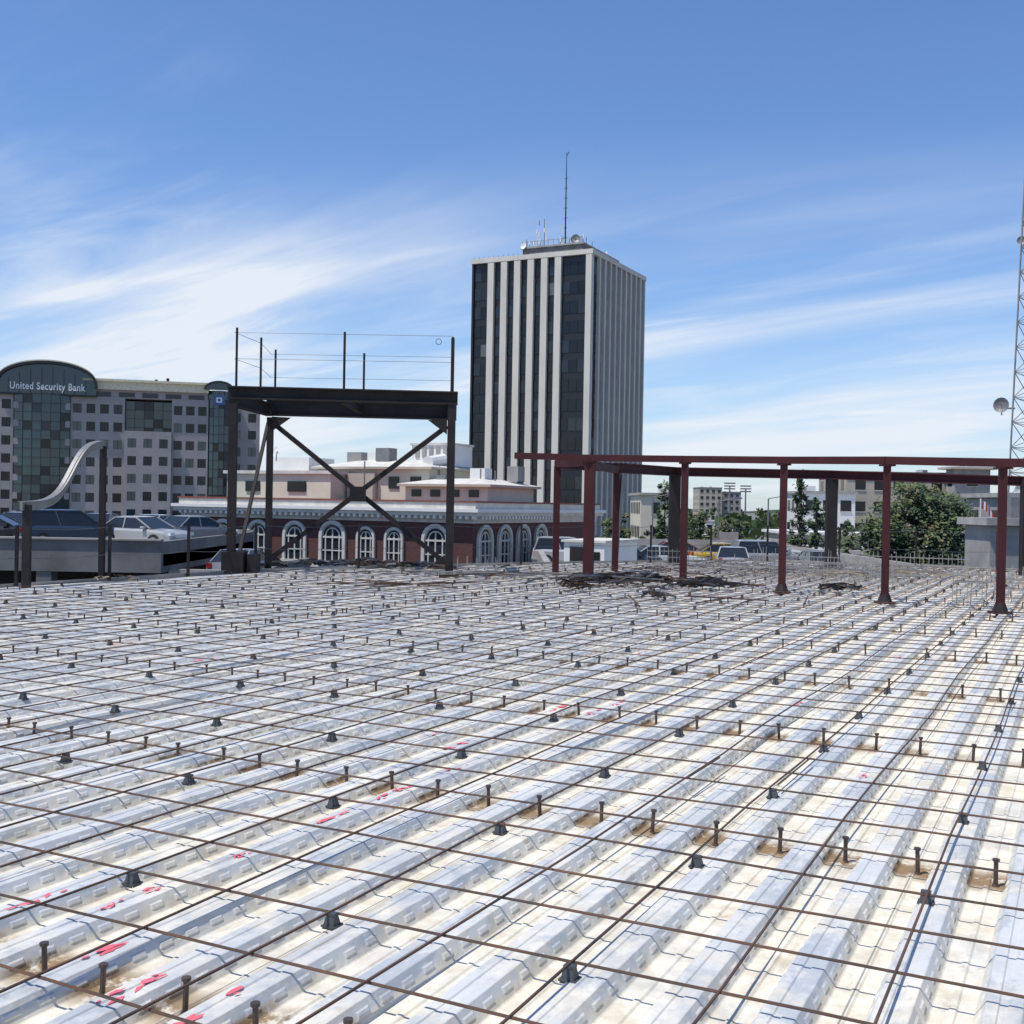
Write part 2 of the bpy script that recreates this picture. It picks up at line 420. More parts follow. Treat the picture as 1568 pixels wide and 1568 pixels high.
for (x,y,s) in [(-1.2,3.6,.06),(-1.5,3.9,.07),(-1.45,4.4,.06),(-.85,3.45,.08),(-1.9,4.4,.06),(-1.1,4.9,.06),(-1.0,5.0,.05),(-.9,5.6,.06),(-.5,6.0,.06),(.5,8.6,.09),(.6,8.5,.08),(1.0,8.9,.06),(3.3,7.0,.06),(2.2,9,.06),(-.2,7.2,.06),(-.3,6.6,.06),(-3,11,.08),(-4,12,.08),(4,12,.07),(1.5,12,.08),(-.6,7.6,.06),(1.9,6.6,.05)]:
    b,a=L(x,y); blotch(b,a,s)
pk.obj('marking_paint',rz=GRID)

# ---------------------------------------------------------------- left dark steel frame
fr=MB(); k='darksteel'
FL,FR_,BL,BR=(-5.88,24),(-1.30,24),(-5.74,27),(-1.45,27)
for (x,y) in(FL,FR_): fr.beam((x,y,-.2),(x,y,3.7),.16,.16,k,up=(0,1,0))
for (x,y) in(BL,BR): fr.beam((x,y,-.2),(x,y,3.55),.14,.14,k,up=(0,1,0))
fr.beam((FL[0]-.12,24,3.84),(FR_[0]+.12,24,3.80),.2,.27,k,I=True)
fr.beam((BL[0]-.1,27,3.80),(BR[0]+.1,27,3.77),.2,.42,k,I=True)
fr.beam((FL[0],24.1,3.70),(BL[0],26.9,3.72),.16,.3,k,I=True); fr.beam((FR_[0],24.1,3.70),(BR[0],26.9,3.72),.16,.3,k,I=True)
fr.beam((-3.6,24.1,3.76),(-3.6,26.9,3.76),.12,.2,k,I=True)
fr.beam((BL[0]+.1,26.9,3.4),(BR[0]-.05,26.9,.15),.09,.11,k); fr.beam((BR[0]-.1,26.78,3.4),(BL[0]+.0,26.78,.15),.09,.11,k)
fr.box(-3.80,-3.42,26.70,26.73,1.6,1.95,k)
for (x,z,s) in((BL[0]+.1,3.25,1),(BR[0]-.1,3.25,-1),(BL[0]+.1,.1,1),(BR[0]-.1,.1,-1)):
    fr.poly([(x,26.7,z-.05),(x+s*.45,26.7,z+(.28 if z>1 else -.05)),(x,26.7,z+.3),],k)
fr.beam((-5.85,24.3,.1),(-5.75,26.8,3.4),.07,.07,k)
fr.box(-6.05,-5.6,23.85,24.25,.06,.5,k); fr.box(-5.55,-5.35,24.0,24.4,.06,.45,k)
for (x,y) in(FL,FR_,BL,BR): fr.box(x-.2,x+.2,y-.2,y+.2,.05,.11,k)
RP=[(FL[0]+.05,24,5.2),(-3.57,24,5.15),(FR_[0],24,5.08),(BL[0]+.1,27,5.15),(-3.55,27,5.1),(BR[0]+.0,27,4.9),(FL[0]+.25,25.4,5.2)]
for (x,y,z) in RP: fr.tube((x,y,3.8),(x,y,z),.028,k,6)
fr.beam((FR_[0],24,3.9),(FR_[0],24,5.05),.07,.07,k,up=(0,1,0))
for z in(5.1,4.55):
    for pts in([(FL[0],24),(-3.57,24),(FR_[0],24)],[(BL[0],27),(-3.55,27),(BR[0],27)],[(FL[0],24),(FL[0]+.25,25.4),(BL[0],27)],[(FR_[0],24),(BR[0],27)]):
        fr.path([(x,y,z-(y-24)*.02) for x,y in pts],.005,'wire')
for i in range(12):
    t=i/12*6.28; fr.tube((-1.6+.06*math.cos(t),24,4.98+.06*math.sin(t)),(-1.6+.06*math.cos(t+.52),24,4.98+.06*math.sin(t+.52)),.006,k)
fr.obj('steel_braced_frame')

# ---------------------------------------------------------------- red steel frame
rf=MB(); k='redsteel'
FP=[(1.58,23.4,2.64),(3.42,22.7,2.62),(4.98,21.0,2.56),(6.22,19.0,2.50),(7.5,17.5,2.43),(9.6,14.8,2.33)]
for i,(x,y,z) in enumerate(FP):
    wd=.20 if i==0 else .125
    rf.beam((x,y,-.1),(x,y,z-.13),.14,wd,k,up=(0.9,-.3,0)); rf.box(x-.14,x+.14,y-.14,y+.14,.055,.09,k)
    rf.tube((x,y,.08),(x,y,.24),.13,'darksteel',8,r2=.07)
    rf.box(x-.11,x+.11,y-.1,y+.1,z-.16,z-.132,k)
pts=[(0.05,23.9,2.68)]+FP
for p,q in zip(pts[:-1],pts[1:]): rf.beam((p[0],p[1],p[2]-.065),(q[0],q[1],q[2]-.065),.14,.13,k)
rf.obj('red_steel_frame')
rf=MB()
BP=[(.98,25.2),(2.45,27.0),(4.4,31.0),(8.6,30.8),(12.6,28.0),(16,26)]
for i,(x,y) in enumerate(BP):
    wd=(.14,.14,.30,.28,.26,.3)[i]; kk='redsteel' if i<2 else 'darksteel'
    rf.beam((x,y,-.1),(x,y,2.45),.2,wd,kk,up=(1,0,0))
ZB=[2.5,2.50,2.56,2.54,2.38,2.28]
for i in range(1,5):
    p,q=BP[i],BP[i+1]; rf.beam((p[0],p[1],ZB[i]),(q[0],q[1],ZB[i+1]),.2,.24,'redsteel',I=True)
rf.beam((.98,25.2,2.5),(2.45,27,2.5),.14,.2,'redsteel'); rf.beam((.98,25.2,2.5),(1.58,23.4,2.5),.14,.14,'redsteel'); rf.beam((1.58,23.5,2.45),(2.45,27,2.45),.14,.16,'redsteel')
rf.beam((2.45,27,.0),(2.6,27.1,2.35),.08,.08,'greysteel')
rf.obj('steel_moment_frame')

# ---------------------------------------------------------------- left swoosh + posts, guard cable
sw=MB()
sw.beam((-8.14,19.2,-.1),(-8.14,19.2,1.45),.13,.09,'darksteel',up=(0,1,0)); sw.beam((-7.88,22,-.1),(-7.88,22,2.58),.10,.11,'darksteel',up=(0,1,0))
cv=[]
for i in range(31):
    t=i/30
    cv.append((-8.2+.32*t, 19.1+t*2.9, 1.42+1.2*(1/(1+math.exp(-10*(t-.58))))))
for p,q in zip(cv[:-1],cv[1:]): sw.beam(p,Vector(q)+(Vector(q)-Vector(p))*.1,.05,.15,'greysteel'); sw.beam(Vector(p)+Vector((0,0,.075)),Vector(q)+Vector((0,0,.075)),.13,.012,'greysteel')
sw.obj('curved_steel_rail')
gr=MB()
edge=[(-19,1.9),(-8.35,19.3),(-5.5,24.6),(-1.5,27.9),(2,30.4),(7.5,33.5),(13,30.6),(30,21.6)]
for p,q in zip(edge[:-1],edge[1:]):
    l=math.dist(p,q); n=max(1,round(l/2.4))
    for i in range(n):
        t=i/n; x=p[0]+(q[0]-p[0])*t; y=p[1]+(q[1]-p[1])*t
        gr.beam((x,y,-.05),(x,y,1.1),.05,.05,'darksteel',up=(0,1,0))
    for z in(1.05,.55):
        pts=[]
        for i in range(n*4+1):
            t=i/(n*4); sag=-.04*abs(math.sin(math.pi*4*t*n/4))
            pts.append((p[0]+(q[0]-p[0])*t,p[1]+(q[1]-p[1])*t,z+sag))
        gr.path(pts,.007,'wire',4)
gr.obj('guard_cable_rail')

# ---------------------------------------------------------------- site clutter
def sticks(cx_,cy_,rx,ry,n,lmin,lmax,k,r=.012,hz=.2,ang=None,rot=0):
    s=MB()
    for i in range(n):
        u,v=R.gauss(0,.45),R.gauss(0,.45); x,y=u*rx,v*ry
        X=cx_+x*math.cos(rot)-y*math.sin(rot); Y=cy_+x*math.sin(rot)+y*math.cos(rot)
        t=(ang if ang is not None else R.uniform(0,3.14))+R.gauss(0,.35); l=R.uniform(lmin,lmax)/2
        z=.13+abs(R.gauss(0,hz))*max(0,1-abs(u)*.8); tz=R.uniform(-.05,.05)
        kk=k if isinstance(k,str) else R.choice(k)
        p=Vector((X-l*math.cos(t),Y-l*math.sin(t),max(.11,z-tz))); q=Vector((X+l*math.cos(t),Y+l*math.sin(t),max(.11,z+tz)))
        mid=(p+q)/2+Vector((0,0,R.uniform(0,.05)))
        s.path([p,mid,q],r*R.uniform(.7,1.5),kk,4)
    return s
sticks(2.1,22.2,1.15,.45,85,.3,1.2,['rebar','darksteel','chair','greysteel'],.015,.11,.3).obj('scrap_rebar_pile')
sticks(1.15,20.6,.25,.25,28,.2,.6,['rebar','darksteel'],.014,.09).obj('scrap_rebar_pile')
sticks(3.7,21.4,.6,.22,40,.3,.9,['rebar','darksteel','chair'],.015,.09,.2).obj('scrap_rebar_pile')
sticks(2.4,18.9,.18,.14,18,.15,.4,['rebar','chair'],.014,.06).obj('scrap_rebar_pile')
sticks(-.6,24.0,2.2,.2,20,.8,2.8,['rebar','galvrod','galvrod'],.012,.02,.30).obj('loose_rebar_bundle')
sticks(-1.8,20.5,1.8,.3,7,1.2,2.6,['rebar','rebar'],.010,.015,.25).obj('loose_rebar_bundle')
sticks(3.2,18.0,1.4,.8,6,1.2,2.2,['rebar','rebar'],.010,.015,1.1).obj('loose_rebar_bundle')
s=sticks(6.1,21.3,.4,.2,20,.2,.5,['wood','darksteel','chair'],.02,.05,.1)
s.box(5.8,6.4,21.2,21.45,.13,.17,'wood'); s.obj('scrap_timber_pile')
sticks(-3.6,26.6,1.9,.25,130,.15,.6,['darksteel','rebar','chair','greysteel'],.022,.06,0).obj('debris_strip')
sticks(5.5,26.8,3,1.5,110,.3,1.5,['galvrod','rebar','greysteel','galvrod'],.011,.08).obj('loose_debris')
sticks(8.5,26.0,3,1.5,90,.3,1.3,['galvrod','wood','greysteel','galvrod'],.011,.08).obj('loose_debris')
sticks(-7.2,20.7,.4,1.2,7,.1,.3,['wood','rebar'],.012,.02).obj('loose_debris')
def cage(x0,y0,lx,ly,h,rz,sp=.22):
    s=MB(); k='galvrod'
    def fr_(z):
        i=0
        while i<=lx+1e-3: s.tube((i,0,z),(i,ly,z),.007,k,4); i+=sp
        i=0
        while i<=ly+1e-3: s.tube((0,i,z),(lx,i,z),.007,k,4); i+=sp*1.5
    z=.14
    while z<=h: fr_(z); z+=.16
    i=0
    while i<=lx+1e-3:
        for y in(0,ly): s.tube((i+R.uniform(-.02,.02),y,.05),(i,y,h+R.uniform(0,.12)),.008,k,4)
        i+=sp
    s.obj('rebar_cage',(x0,y0,0),rz)
cage(5.9,27.8,2.6,.6,.55,-.35); cage(6.2,24.8,1.6,.6,.5,-.5); cage(7.3,23.3,1.0,.5,.45,-.4); cage(8.8,28.5,2.4,.6,.5,-.5); cage(3.6,29.3,1.6,.5,.5,.1); cage(8.3,19.6,1.2,.5,.6,-.5); cage(9.3,24.0,1.5,.5,.4,-.5); cage(7.6,26.2,1.5,.5,.4,-.5); cage(-1.2,25.8,1.0,.4,.3,.1); cage(7.2,18.6,.5,.5,.6,-.5); cage(4.9,25.6,1.1,.5,.45,-.4)

# ---------------------------------------------------------------- tower
T=MB(); TZ=48.7; FLR=3.62; TD=28.0
T.box(-24.7,-.4,.4,TD-.4,GZ,TZ-.6,'spandrel')
nf=17
pit=2.82; f0=3.55
fins=[(f0+i*pit,f0+i*pit+1.3) for i in range(6)]
gapsF=[(.4,3.5)]+[(f0+i*pit+1.3,f0+(i+1)*pit) for i in range(5)]+[(f0+5*pit+1.3,23.95)]
def gl(): 
    x=R.random(); return 'blind' if x<.03 else ('glassmid' if x<.33 else 'glassdark')
sp_=(TD-1.0)/10
for f in range(nf):
    z0=TZ-1.9-(f+1)*FLR+1.2; z1=z0+2.3
    for (u0,u1) in gapsF:
        n=1 if u1-u0<1.6 else (2 if u1-u0<3.5 else 3)
        for j in range(n):
            a0=u0+(u1-u0)*j/n+.05; a1=u0+(u1-u0)*(j+1)/n-.05
            T.box(-25.1+a0,-25.1+a1,.33,.41,z0,z1,gl())
    for j in range(10):
        y0=.5+j*sp_
        T.box(-.41,-.33,y0+.75,y0+1.55,z0,z1,gl()); T.box(-.41,-.33,y0+1.7,y0+sp_-.1,z0,z1,gl())
for (u0,u1) in fins: T.box(-25.1+u0,-25.1+u1,-.25,.42,GZ,TZ-.9,'towerfin')
T.box(-1.15,0,-.25,.9,GZ,TZ-.9,'towerfin'); T.box(-25.1,-24.7,.0,.9,GZ,TZ-.9,'spandrel')
for j in range(1,10): 
    y0=.5+j*sp_
    T.box(-.42,.22,y0-.0,y0+.65,GZ,TZ-.9,'towerfin'); T.box(-.42,.0,y0+1.58,y0+1.68,GZ,TZ-.9,'towerfin')
T.box(-.42,0.1,TD-.5,TD,GZ,TZ-.9,'towerfin')
T.box(-25.2,.24,-.3,TD+.1,TZ-.9,TZ,'towerfin')
T.box(-24.6,-.5,.3,TD-.4,TZ,TZ+.02,'roofgrey')
T.box(-15.5,-3.0,2.5,20,TZ+.02,TZ+1.7,'darkconc'); T.box(-15.8,-2.7,2.2,20.3,TZ+1.7,TZ+2.0,'concrete')
T.box(-9,-6,8,12,TZ+2.0,TZ+2.9,'white')
mz=TZ+2.0
mx_,my_=-8.2,6.0
T.tube((mx_,my_,mz),(mx_,my_,mz+13.5),.16,'darksteel',6,r2=.1); T.tube((mx_,my_,mz+13.5),(mx_,my_,mz+18.4),.09,'darksteel',5,r2=.05)
for i in range(7): T.tube((mx_-.4,my_,mz+2+i*1.9),(mx_+.4,my_,mz+2+i*1.9),.05,'darksteel',4)
T.tube((mx_,my_,mz+17.6),(mx_+.5,my_,mz+18.4),.06,'darksteel',4)
for i in range(60):
    x=R.uniform(-15.8,-3.0); y=R.choice([R.uniform(2.6,4),R.uniform(3,18)]); h=R.choice([.8,1.2,1.6,2.5,4.2,5.2]) if x<-10 else R.uniform(.6,1.6)
    T.tube((x,y,mz-.1),(x,y,mz+h),.05,R.choice(['darksteel','white']),4)
    if R.random()<.5: T.box(x-.15,x+.15,y-.1,y+.1,mz+h*.5,mz+h*.5+.8,'white')
for i in range(12): T.tube((-15.6+i*1.1,2.4,mz),(-15.6+i*1.1,2.4,mz+1.0),.04,'greysteel',4)
T.tube((-15.6,2.4,mz+1.0),(-3,2.4,mz+1.0),.04,'greysteel',4)
for i in range(24): 
    x=-24.8+i*1.05; T.tube((x,.3,TZ),(x,.3,TZ+.5),.03,'darksteel',4)
def dish(mb,c,d,r,k='white'):
    c=Vector(c); d=Vector(d).normalized(); a=d.orthogonal().normalized(); b=d.cross(a); n=14; rings=[]
    for j,(q,off) in enumerate(((0,0),(.5,.06),(1,.24))):
        rings.append([c+d*(off*r)+ (a*math.cos(6.2832*i/n)+b*math.sin(6.2832*i/n))*(q*r) for i in range(n)])
    for j in range(2):
        for i in range(n):
            P4=[rings[j][i],rings[j][(i+1)%n],rings[j+1][(i+1)%n],rings[j+1][i]]
            mb.poly(P4 if j else [rings[0][0],P4[2],P4[3]],k)
    mb.tube(c-d*.3*r,c,r*.3,k,8); mb.tube(c,c+d*r*.7,r*.04,k,4); mb.tube(c-d*.15*r,c-d*.15*r-Vector((0,0,r*1.3)),r*.08,'greysteel',5)
dish(T,(-15.0,2.0,TZ+2.2),(-.3,-1,.2),.7); dish(T,(-4.5,2.6,TZ+2.8),(.3,-1,.2),.8,'greysteel'); dish(T,(-6,5,TZ+3.2),(1,-1,.2),.7,'greysteel')
T.obj('office_tower',(13.9,210,0),GRID)

# ---------------------------------------------------------------- bank / granite office building
K=MB()
def gridwing(mb,x0,x1,y,dep,zt,k,cw=2.3,ww=1.45,fh=3.08,wh=1.6,z_b=GZ):
    mb.box(x0+.1,x1-.1,y+.25,y+dep,z_b,zt-.1,'spandrel')
    n=max(1,round((x1-x0)/cw)); c=(x1-x0)/n; pw=(c-ww)/2
    mb.box(x0,x0+pw,y,y+dep+.1,z_b,zt,k); mb.box(x1-pw,x1,y,y+dep+.1,z_b,zt,k)
    for i in range(1,n): mb.box(x0+c*i-pw,x0+c*i+pw,y,y+.3,z_b,zt,k)
    z1=zt-1.3
    mb.box(x0+pw,x1-pw,y+.003,y+.3,z1,zt-.003,k)
    while z1-wh>z_b:
        mb.box(x0+pw,x1-pw,y+.003,y+.3,z1-fh,z1-wh,k)
        for i in range(n):
            kk=R.choice(['glassdark','glassmid','glassblue','glassdark'])
            mb.box(x0+c*i+pw,x0+c*(i+1)-pw,y+.15,y+.22,z1-wh,z1,kk)
            mb.box(x0+c*i+c/2-.04,x0+c*i+c/2+.04,y+.1,y+.15,z1-wh,z1,'spandrel')
        z1-=fh
K.box(-26.5,12.3,8,17.5,GZ,18.5,'granite')
gridwing(K,-27,-19.6,0,18,19.3,'granite'); gridwing(K,-10.6,-1.7,0,18,19.0,'granite'); gridwing(K,6.2,12.4,0,18,19.2,'granite'); gridwing(K,-1.69,6.19,-1.0,5,13.2,'granite')
gridwing(K,16,21.5,3,15,18.5,'granite')
def curtain(mb,x0,x1,y,dep,z0,z1,bulge,k='glassblue',nx=6,fh=1.54):
    n=nx; pts=[(x0+(x1-x0)*i/n, y-bulge*math.sin(math.pi*i/n)) for i in range(n+1)]
    z=z1
    while z>z0:
        zb=max(z0,z-fh)
        for p,q in zip(pts[:-1],pts[1:]):
            mb.poly([(p[0],p[1],zb),(q[0],q[1],zb),(q[0],q[1],z),(p[0],p[1],z)],R.choice([k,k,k,k,'glassdark','glassmid']))
            mb.tube((p[0],p[1]-.03,z),(q[0],q[1]-.03,z),.05,'spandrel',4)
        z=zb
    for p in pts: mb.tube((p[0],p[1]-.03,z0),(p[0],p[1]-.03,z1),.06,'spandrel',4)
    mb.poly([(p[0],p[1],z1) for p in pts]+[(x1,y+dep,z1),(x0,y+dep,z1)],'spandrel')
curtain(K,-19.6,-10.6,-.2,8,GZ,19.0,1.2,nx=6); curtain(K,-1.7,6.2,2.0,6,13.0,18.6,0,nx=5); curtain(K,12.3,16.1,.3,10,GZ,20.8,.9,nx=4)
# ribbon spandrel fins stepping down beside the glass bay
for i in range(9):
    z=16.5-i*3.08; K.box(-19.6,-18.2,-.5,-.25,z,z+1.1,'granite'); K.box(-12.0,-10.6,-.5,-.25,z,z+1.1,'granite')
n=24; x0,x1=-22.2,-6.3; xc=(x0+x1)/2; hw=(x1-x0)/2; zb=19.1; zs=20.6; rise=4.1
arc=[(xc+hw*math.cos(math.pi*i/n), zs+rise*math.sin(math.pi*i/n)**.8 if 0<i<n else zs) for i in range(n+1)]
fp=[(x,-.9,z) for x,z in arc]+[(x0,-.9,zb),(x1,-.9,zb)]
K.poly(fp,'glassblue'); K.poly([(x,14,z) for x,_,z in fp],'spandrel')
for p,q in zip(arc[:-1],arc[1:]): 
    K.poly([(p[0],-1.4,p[1]),(q[0],-1.4,q[1]),(q[0],14,q[1]),(p[0],14,p[1])],'creamband')
    K.beam((p[0],-1.35,p[1]+.05),(q[0],-1.35,q[1]+.05),.35,.2,'creamband'); K.beam((p[0],-1.3,p[1]-.3),(q[0],-1.3,q[1]-.3),.5,.45,'spandrel')
K.box(x0,x1,-.85,14,zb-.25,zb,'spandrel')
for i in range(1,9): 
    xx=x0+(x1-x0)*i/9; K.box(xx-.05,xx+.05,-.97,-.9,zb,zs+rise*.75*math.sin(math.pi*i/9),'spandrel')
K.box(-8.2,12.4,-.5,17,20.3,21.7,'creamband'); K.box(-8.6,12.5,-.9,17.4,21.7,22.1,'creamband'); K.box(-7.8,12.3,.1,17,18.9,20.3,'granite')
for i in range(5): K.box(-6.6+i*3.9,-4.0+i*3.9,.0,.12,19.1,19.9,'glassmid')
K.box(-26.9,-22,.5,17,19.3,20.3,'creamband')
arc2=[(14.2+2.5*math.cos(math.pi*i/12), 20.9+1.5*math.sin(math.pi*i/12)) for i in range(13)]
K.poly([(x,-.9,z) for x,z in arc2],'glassblue')
for p,q in zip(arc2[:-1],arc2[1:]): K.poly([(p[0],-1.1,p[1]),(q[0],-1.1,q[1]),(q[0],12,q[1]),(p[0],12,p[1])],'creamband'); K.beam((p[0],-1.1,p[1]),(q[0],-1.1,q[1]),.3,.3,'spandrel')
K.box(13.2,15.2,-.75,-.65,18.3,20.0,'signblue'); K.box(13.7,14.7,-.8,-.76,18.7,19.6,'sign'); K.box(13.95,14.45,-.84,-.81,18.9,19.4,'signblue')
for x,h in((-8,.9),(-7.5,.6),(3,.8),(5,1.1),(-2,.5)): K.box(x,x+.5,5,5.5,22.1,22.1+h,'darksteel')
bank=K.obj('bank_office_building',(-66.2,200,0),rad(15))
tx=bpy.data.curves.new('sign_lettering','FONT'); tx.body='United Security Bank'; tx.size=1.7; tx.extrude=.06; tx.align_x='CENTER'; tx.space_character=1.08
tx.materials.append(M['sign']); to=bpy.data.objects.new('sign_lettering',tx); scene.collection.objects.link(to); to.parent=bank
to.location=(-14.2,-1.1,19.75); to.rotation_euler=(rad(90),0,0); to.scale=(.76,1,1)
tx.offset=.03

# ---------------------------------------------------------------- brick building
H=MB()
H.box(-20.4,0,0,17,GZ,1.2,'brick')
H.box(-20.1,-.3,.3,16.7,1.2,1.203,'roofgrey')
for (o,z0,z1,k) in((.08,.02,.22,'stone'),(.18,.22,.42,'stone'),(.5,.42,.62,'stone'),(.62,.62,.80,'white'),(.28,.80,1.14,'stone'),(.34,1.14,1.24,'redcop')):
    H.box(-20.4-o,o,-o,17+o,z0,z1,k)
for i in range(52): 
    x=-20.5+i*.405; H.box(x,x+.18,-.46,-.18,.24,.418,'white')
for i in range(24):
    y=.2+i*.405; H.box(.18,.46,y,y+.18,.24,.418,'white')
H.box(-20.45,.05,-.06,17,-2.75,-2.5,'stone')
def arch(fn,c,r,zs,zb,trim='stone'):
    n=12
    def q(a,b,c_,d,k): H.poly([fn(*a),fn(*b),fn(*c_),fn(*d)],k)
    def ring(r0,r1,o0,o1,k):
        for i in range(n):
            t0,t1=math.pi*i/n,math.pi*(i+1)/n
            A=[(c+r0*math.cos(t0),zs+r0*math.sin(t0)),(c+r1*math.cos(t0),zs+r1*math.sin(t0)),(c+r1*math.cos(t1),zs+r1*math.sin(t1)),(c+r0*math.cos(t1),zs+r0*math.sin(t1))]
            H.poly([fn(s,o1,z) for s,z in A],k); H.poly([fn(A[0][0],o0,A[0][1]),fn(A[0][0],o1,A[0][1]),fn(A[3][0],o1,A[3][1]),fn(A[3][0],o0,A[3][1])],k)
            H.poly([fn(A[1][0],o0,A[1][1]),fn(A[1][0],o1,A[1][1]),fn(A[2][0],o1,A[2][1]),fn(A[2][0],o0,A[2][1])],k)
    def bx(s0,s1,z0,z1,o0,o1,k):
        q((s0,o1,z0),(s1,o1,z0),(s1,o1,z1),(s0,o1,z1),k); q((s0,o0,z0),(s0,o1,z0),(s0,o1,z1),(s0,o0,z1),k); q((s1,o0,z0),(s1,o1,z0),(s1,o1,z1),(s1,o0,z1),k)
        q((s0,o0,z1),(s1,o0,z1),(s1,o1,z1),(s0,o1,z1),k); q((s0,o0,z0),(s1,o0,z0),(s1,o1,z0),(s0,o1,z0),k)
    H.poly([fn(c+r*math.cos(math.pi*i/n),.03,zs+r*math.sin(math.pi*i/n)) for i in range(n+1)]+[fn(c-r,.03,zb),fn(c+r,.03,zb)],'glassmid')
    ring(r*.98,r*1.25,0,.16,trim); bx(c-r*1.25,c-r*.98,zb,zs,0,.16,trim); bx(c+r*.98,c+r*1.25,zb,zs,0,.16,trim)
    ring(r*.60,r*.70,0.03,.09,trim); ring(r*.9,r*.98,.03,.1,trim)
    bx(c-.04,c+.04,zb,zs+r*.65,.03,.085,trim); bx(c-r*.7,c-r*.6,zb,zs,.03,.09,trim); bx(c+r*.6,c+r*.7,zb,zs,.03,.09,trim)
    bx(c-r*.95,c+r*.95,zs-.1,zs,.03,.095,trim); bx(c-r*.95,c+r*.95,zb+(zs-zb)*.4,zb+(zs-zb)*.4+.06,.03,.093,trim)
    bx(c-r*1.4,c+r*1.4,zb-.15,zb,0,.2,trim)
for cc,rr in((-2.3,.70),(-5.0,.5),(-6.9,.5),(-9.2,.74),(-11.9,.68),(-14.6,.68),(-17.3,.68)): arch(lambda s,o,z:(s,-o,z),cc,rr,-.93,-2.35)
for cc in(1.3,3.7,6.1,8.5): arch(lambda s,o,z:(o,s,z),cc,.70,-.93,-2.35)
for z in(-5.6,-9):
    for i in range(8): H.box(-19+i*2.5,-17.9+i*2.5,-.05,.02,z,z+1.9,'glassdark')
def hip(mb,x0,x1,y0,y1,z,h,k,ov=.4):
    x0-=ov;x1+=ov;y0-=ov;y1+=ov; i=min(x1-x0,y1-y0)*.3
    A=[(x0,y0,z),(x1,y0,z),(x1,y1,z),(x0,y1,z)]; B_=[(x0+i,y0+i,z+h),(x1-i,y0+i,z+h),(x1-i,y1-i,z+h),(x0+i,y1-i,z+h)]
    for j in range(4): mb.poly([A[j],A[(j+1)%4],B_[(j+1)%4],B_[j]],k)
    mb.poly(B_,k); mb.poly(A,k)
    mb.box(x0,x1,y0,y1,z-.16,z-.003,'tan')
H.box(-24,-15.2,8,15,1.21,2.9,'cream'); H.box(-24.2,-15,7.8,15.2,2.9,3.12,'stone')
H.box(-18.7,-17.2,7.9,8.0,1.7,2.4,'glassdark'); H.box(-22.3,-21.1,7.9,8.0,1.7,2.4,'glassdark')
H.box(-17.6,-8.8,10,17,1.21,3.35,'cream'); hip(H,-17.6,-8.8,10,17,3.45,.5,'stone')
for i in range(5): H.box(-17+i*1.7,-16.2+i*1.7,9.92,9.99,2.0,2.8,'glassdark')
H.box(-15,-12.8,9.6,9.95,1.21,3.0,'tan')
H.box(-9.6,-3.6,8.4,15,1.21,2.15,'cream'); hip(H,-9.6,-3.6,8.4,15,2.3,.4,'stone')
for i in range(4): H.box(-9.1+i*1.4,-8.4+i*1.4,8.32,8.39,1.5,1.95,'glassdark')
H.box(-12.0,-8.9,13,16,3.6,5.05,'white'); H.box(-12.1,-8.8,12.9,16.1,5.05,5.2,'stone')
for i in range(5): H.box(-11.7+i*.55,-11.4+i*.55,12.94,12.99,4.2,4.9,'concrete')
H.tube((-9.5,11,3.8),(-9.5,14,4.2),.4,'white',10)
H.box(-6.3,-5.2,11,12,2.6,3.4,'white'); H.box(-15,-14.2,12,12.8,3.9,4.5,'white'); H.box(-21.5,-18.5,10,13,3.12,4.1,'white'); H.box(-8,-7.4,9.6,10.2,2.6,2.9,'greysteel'); H.box(-17.4,-16.2,13,14,3.7,4.6,'concrete'); H.box(-4.6,-3.8,13,14,2.6,3.6,'concrete'); H.box(-14.0,-12.9,11.5,12.5,3.9,4.8,'greysteel')
for i in range(6): 
    x=R.uniform(-22,-4); y=9+R.random()*3; H.tube((x,y,1.25),(x,y,R.uniform(3.2,4.3)),.05,'greysteel',5)
dish(H,(-20.6,9,4.4),(-.6,-1,.4),.45)
H.obj('brick_building',(-2.1,62,.5),GRID)

# ---------------------------------------------------------------- parking structure at left
PK=MB(); z=-.65; XR=-14.0; YB=62
PK.box(-44,XR,46,YB,z-.5,z,'concrete')
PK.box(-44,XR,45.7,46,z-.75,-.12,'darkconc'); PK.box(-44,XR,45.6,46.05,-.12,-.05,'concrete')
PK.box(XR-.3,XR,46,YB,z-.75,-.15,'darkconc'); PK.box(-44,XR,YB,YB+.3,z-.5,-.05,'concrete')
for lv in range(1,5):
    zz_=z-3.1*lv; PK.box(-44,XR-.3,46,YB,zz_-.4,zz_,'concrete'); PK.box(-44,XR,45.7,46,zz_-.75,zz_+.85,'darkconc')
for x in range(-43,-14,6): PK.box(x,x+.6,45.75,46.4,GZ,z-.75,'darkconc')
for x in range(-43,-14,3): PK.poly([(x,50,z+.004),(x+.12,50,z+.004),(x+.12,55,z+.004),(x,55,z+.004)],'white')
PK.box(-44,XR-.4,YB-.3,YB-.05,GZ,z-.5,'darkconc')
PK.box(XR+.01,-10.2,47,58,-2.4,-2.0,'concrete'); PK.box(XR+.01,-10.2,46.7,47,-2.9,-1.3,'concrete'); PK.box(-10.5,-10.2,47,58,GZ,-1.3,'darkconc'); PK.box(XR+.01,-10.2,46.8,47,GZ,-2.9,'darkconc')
PK.obj('parking_structure')

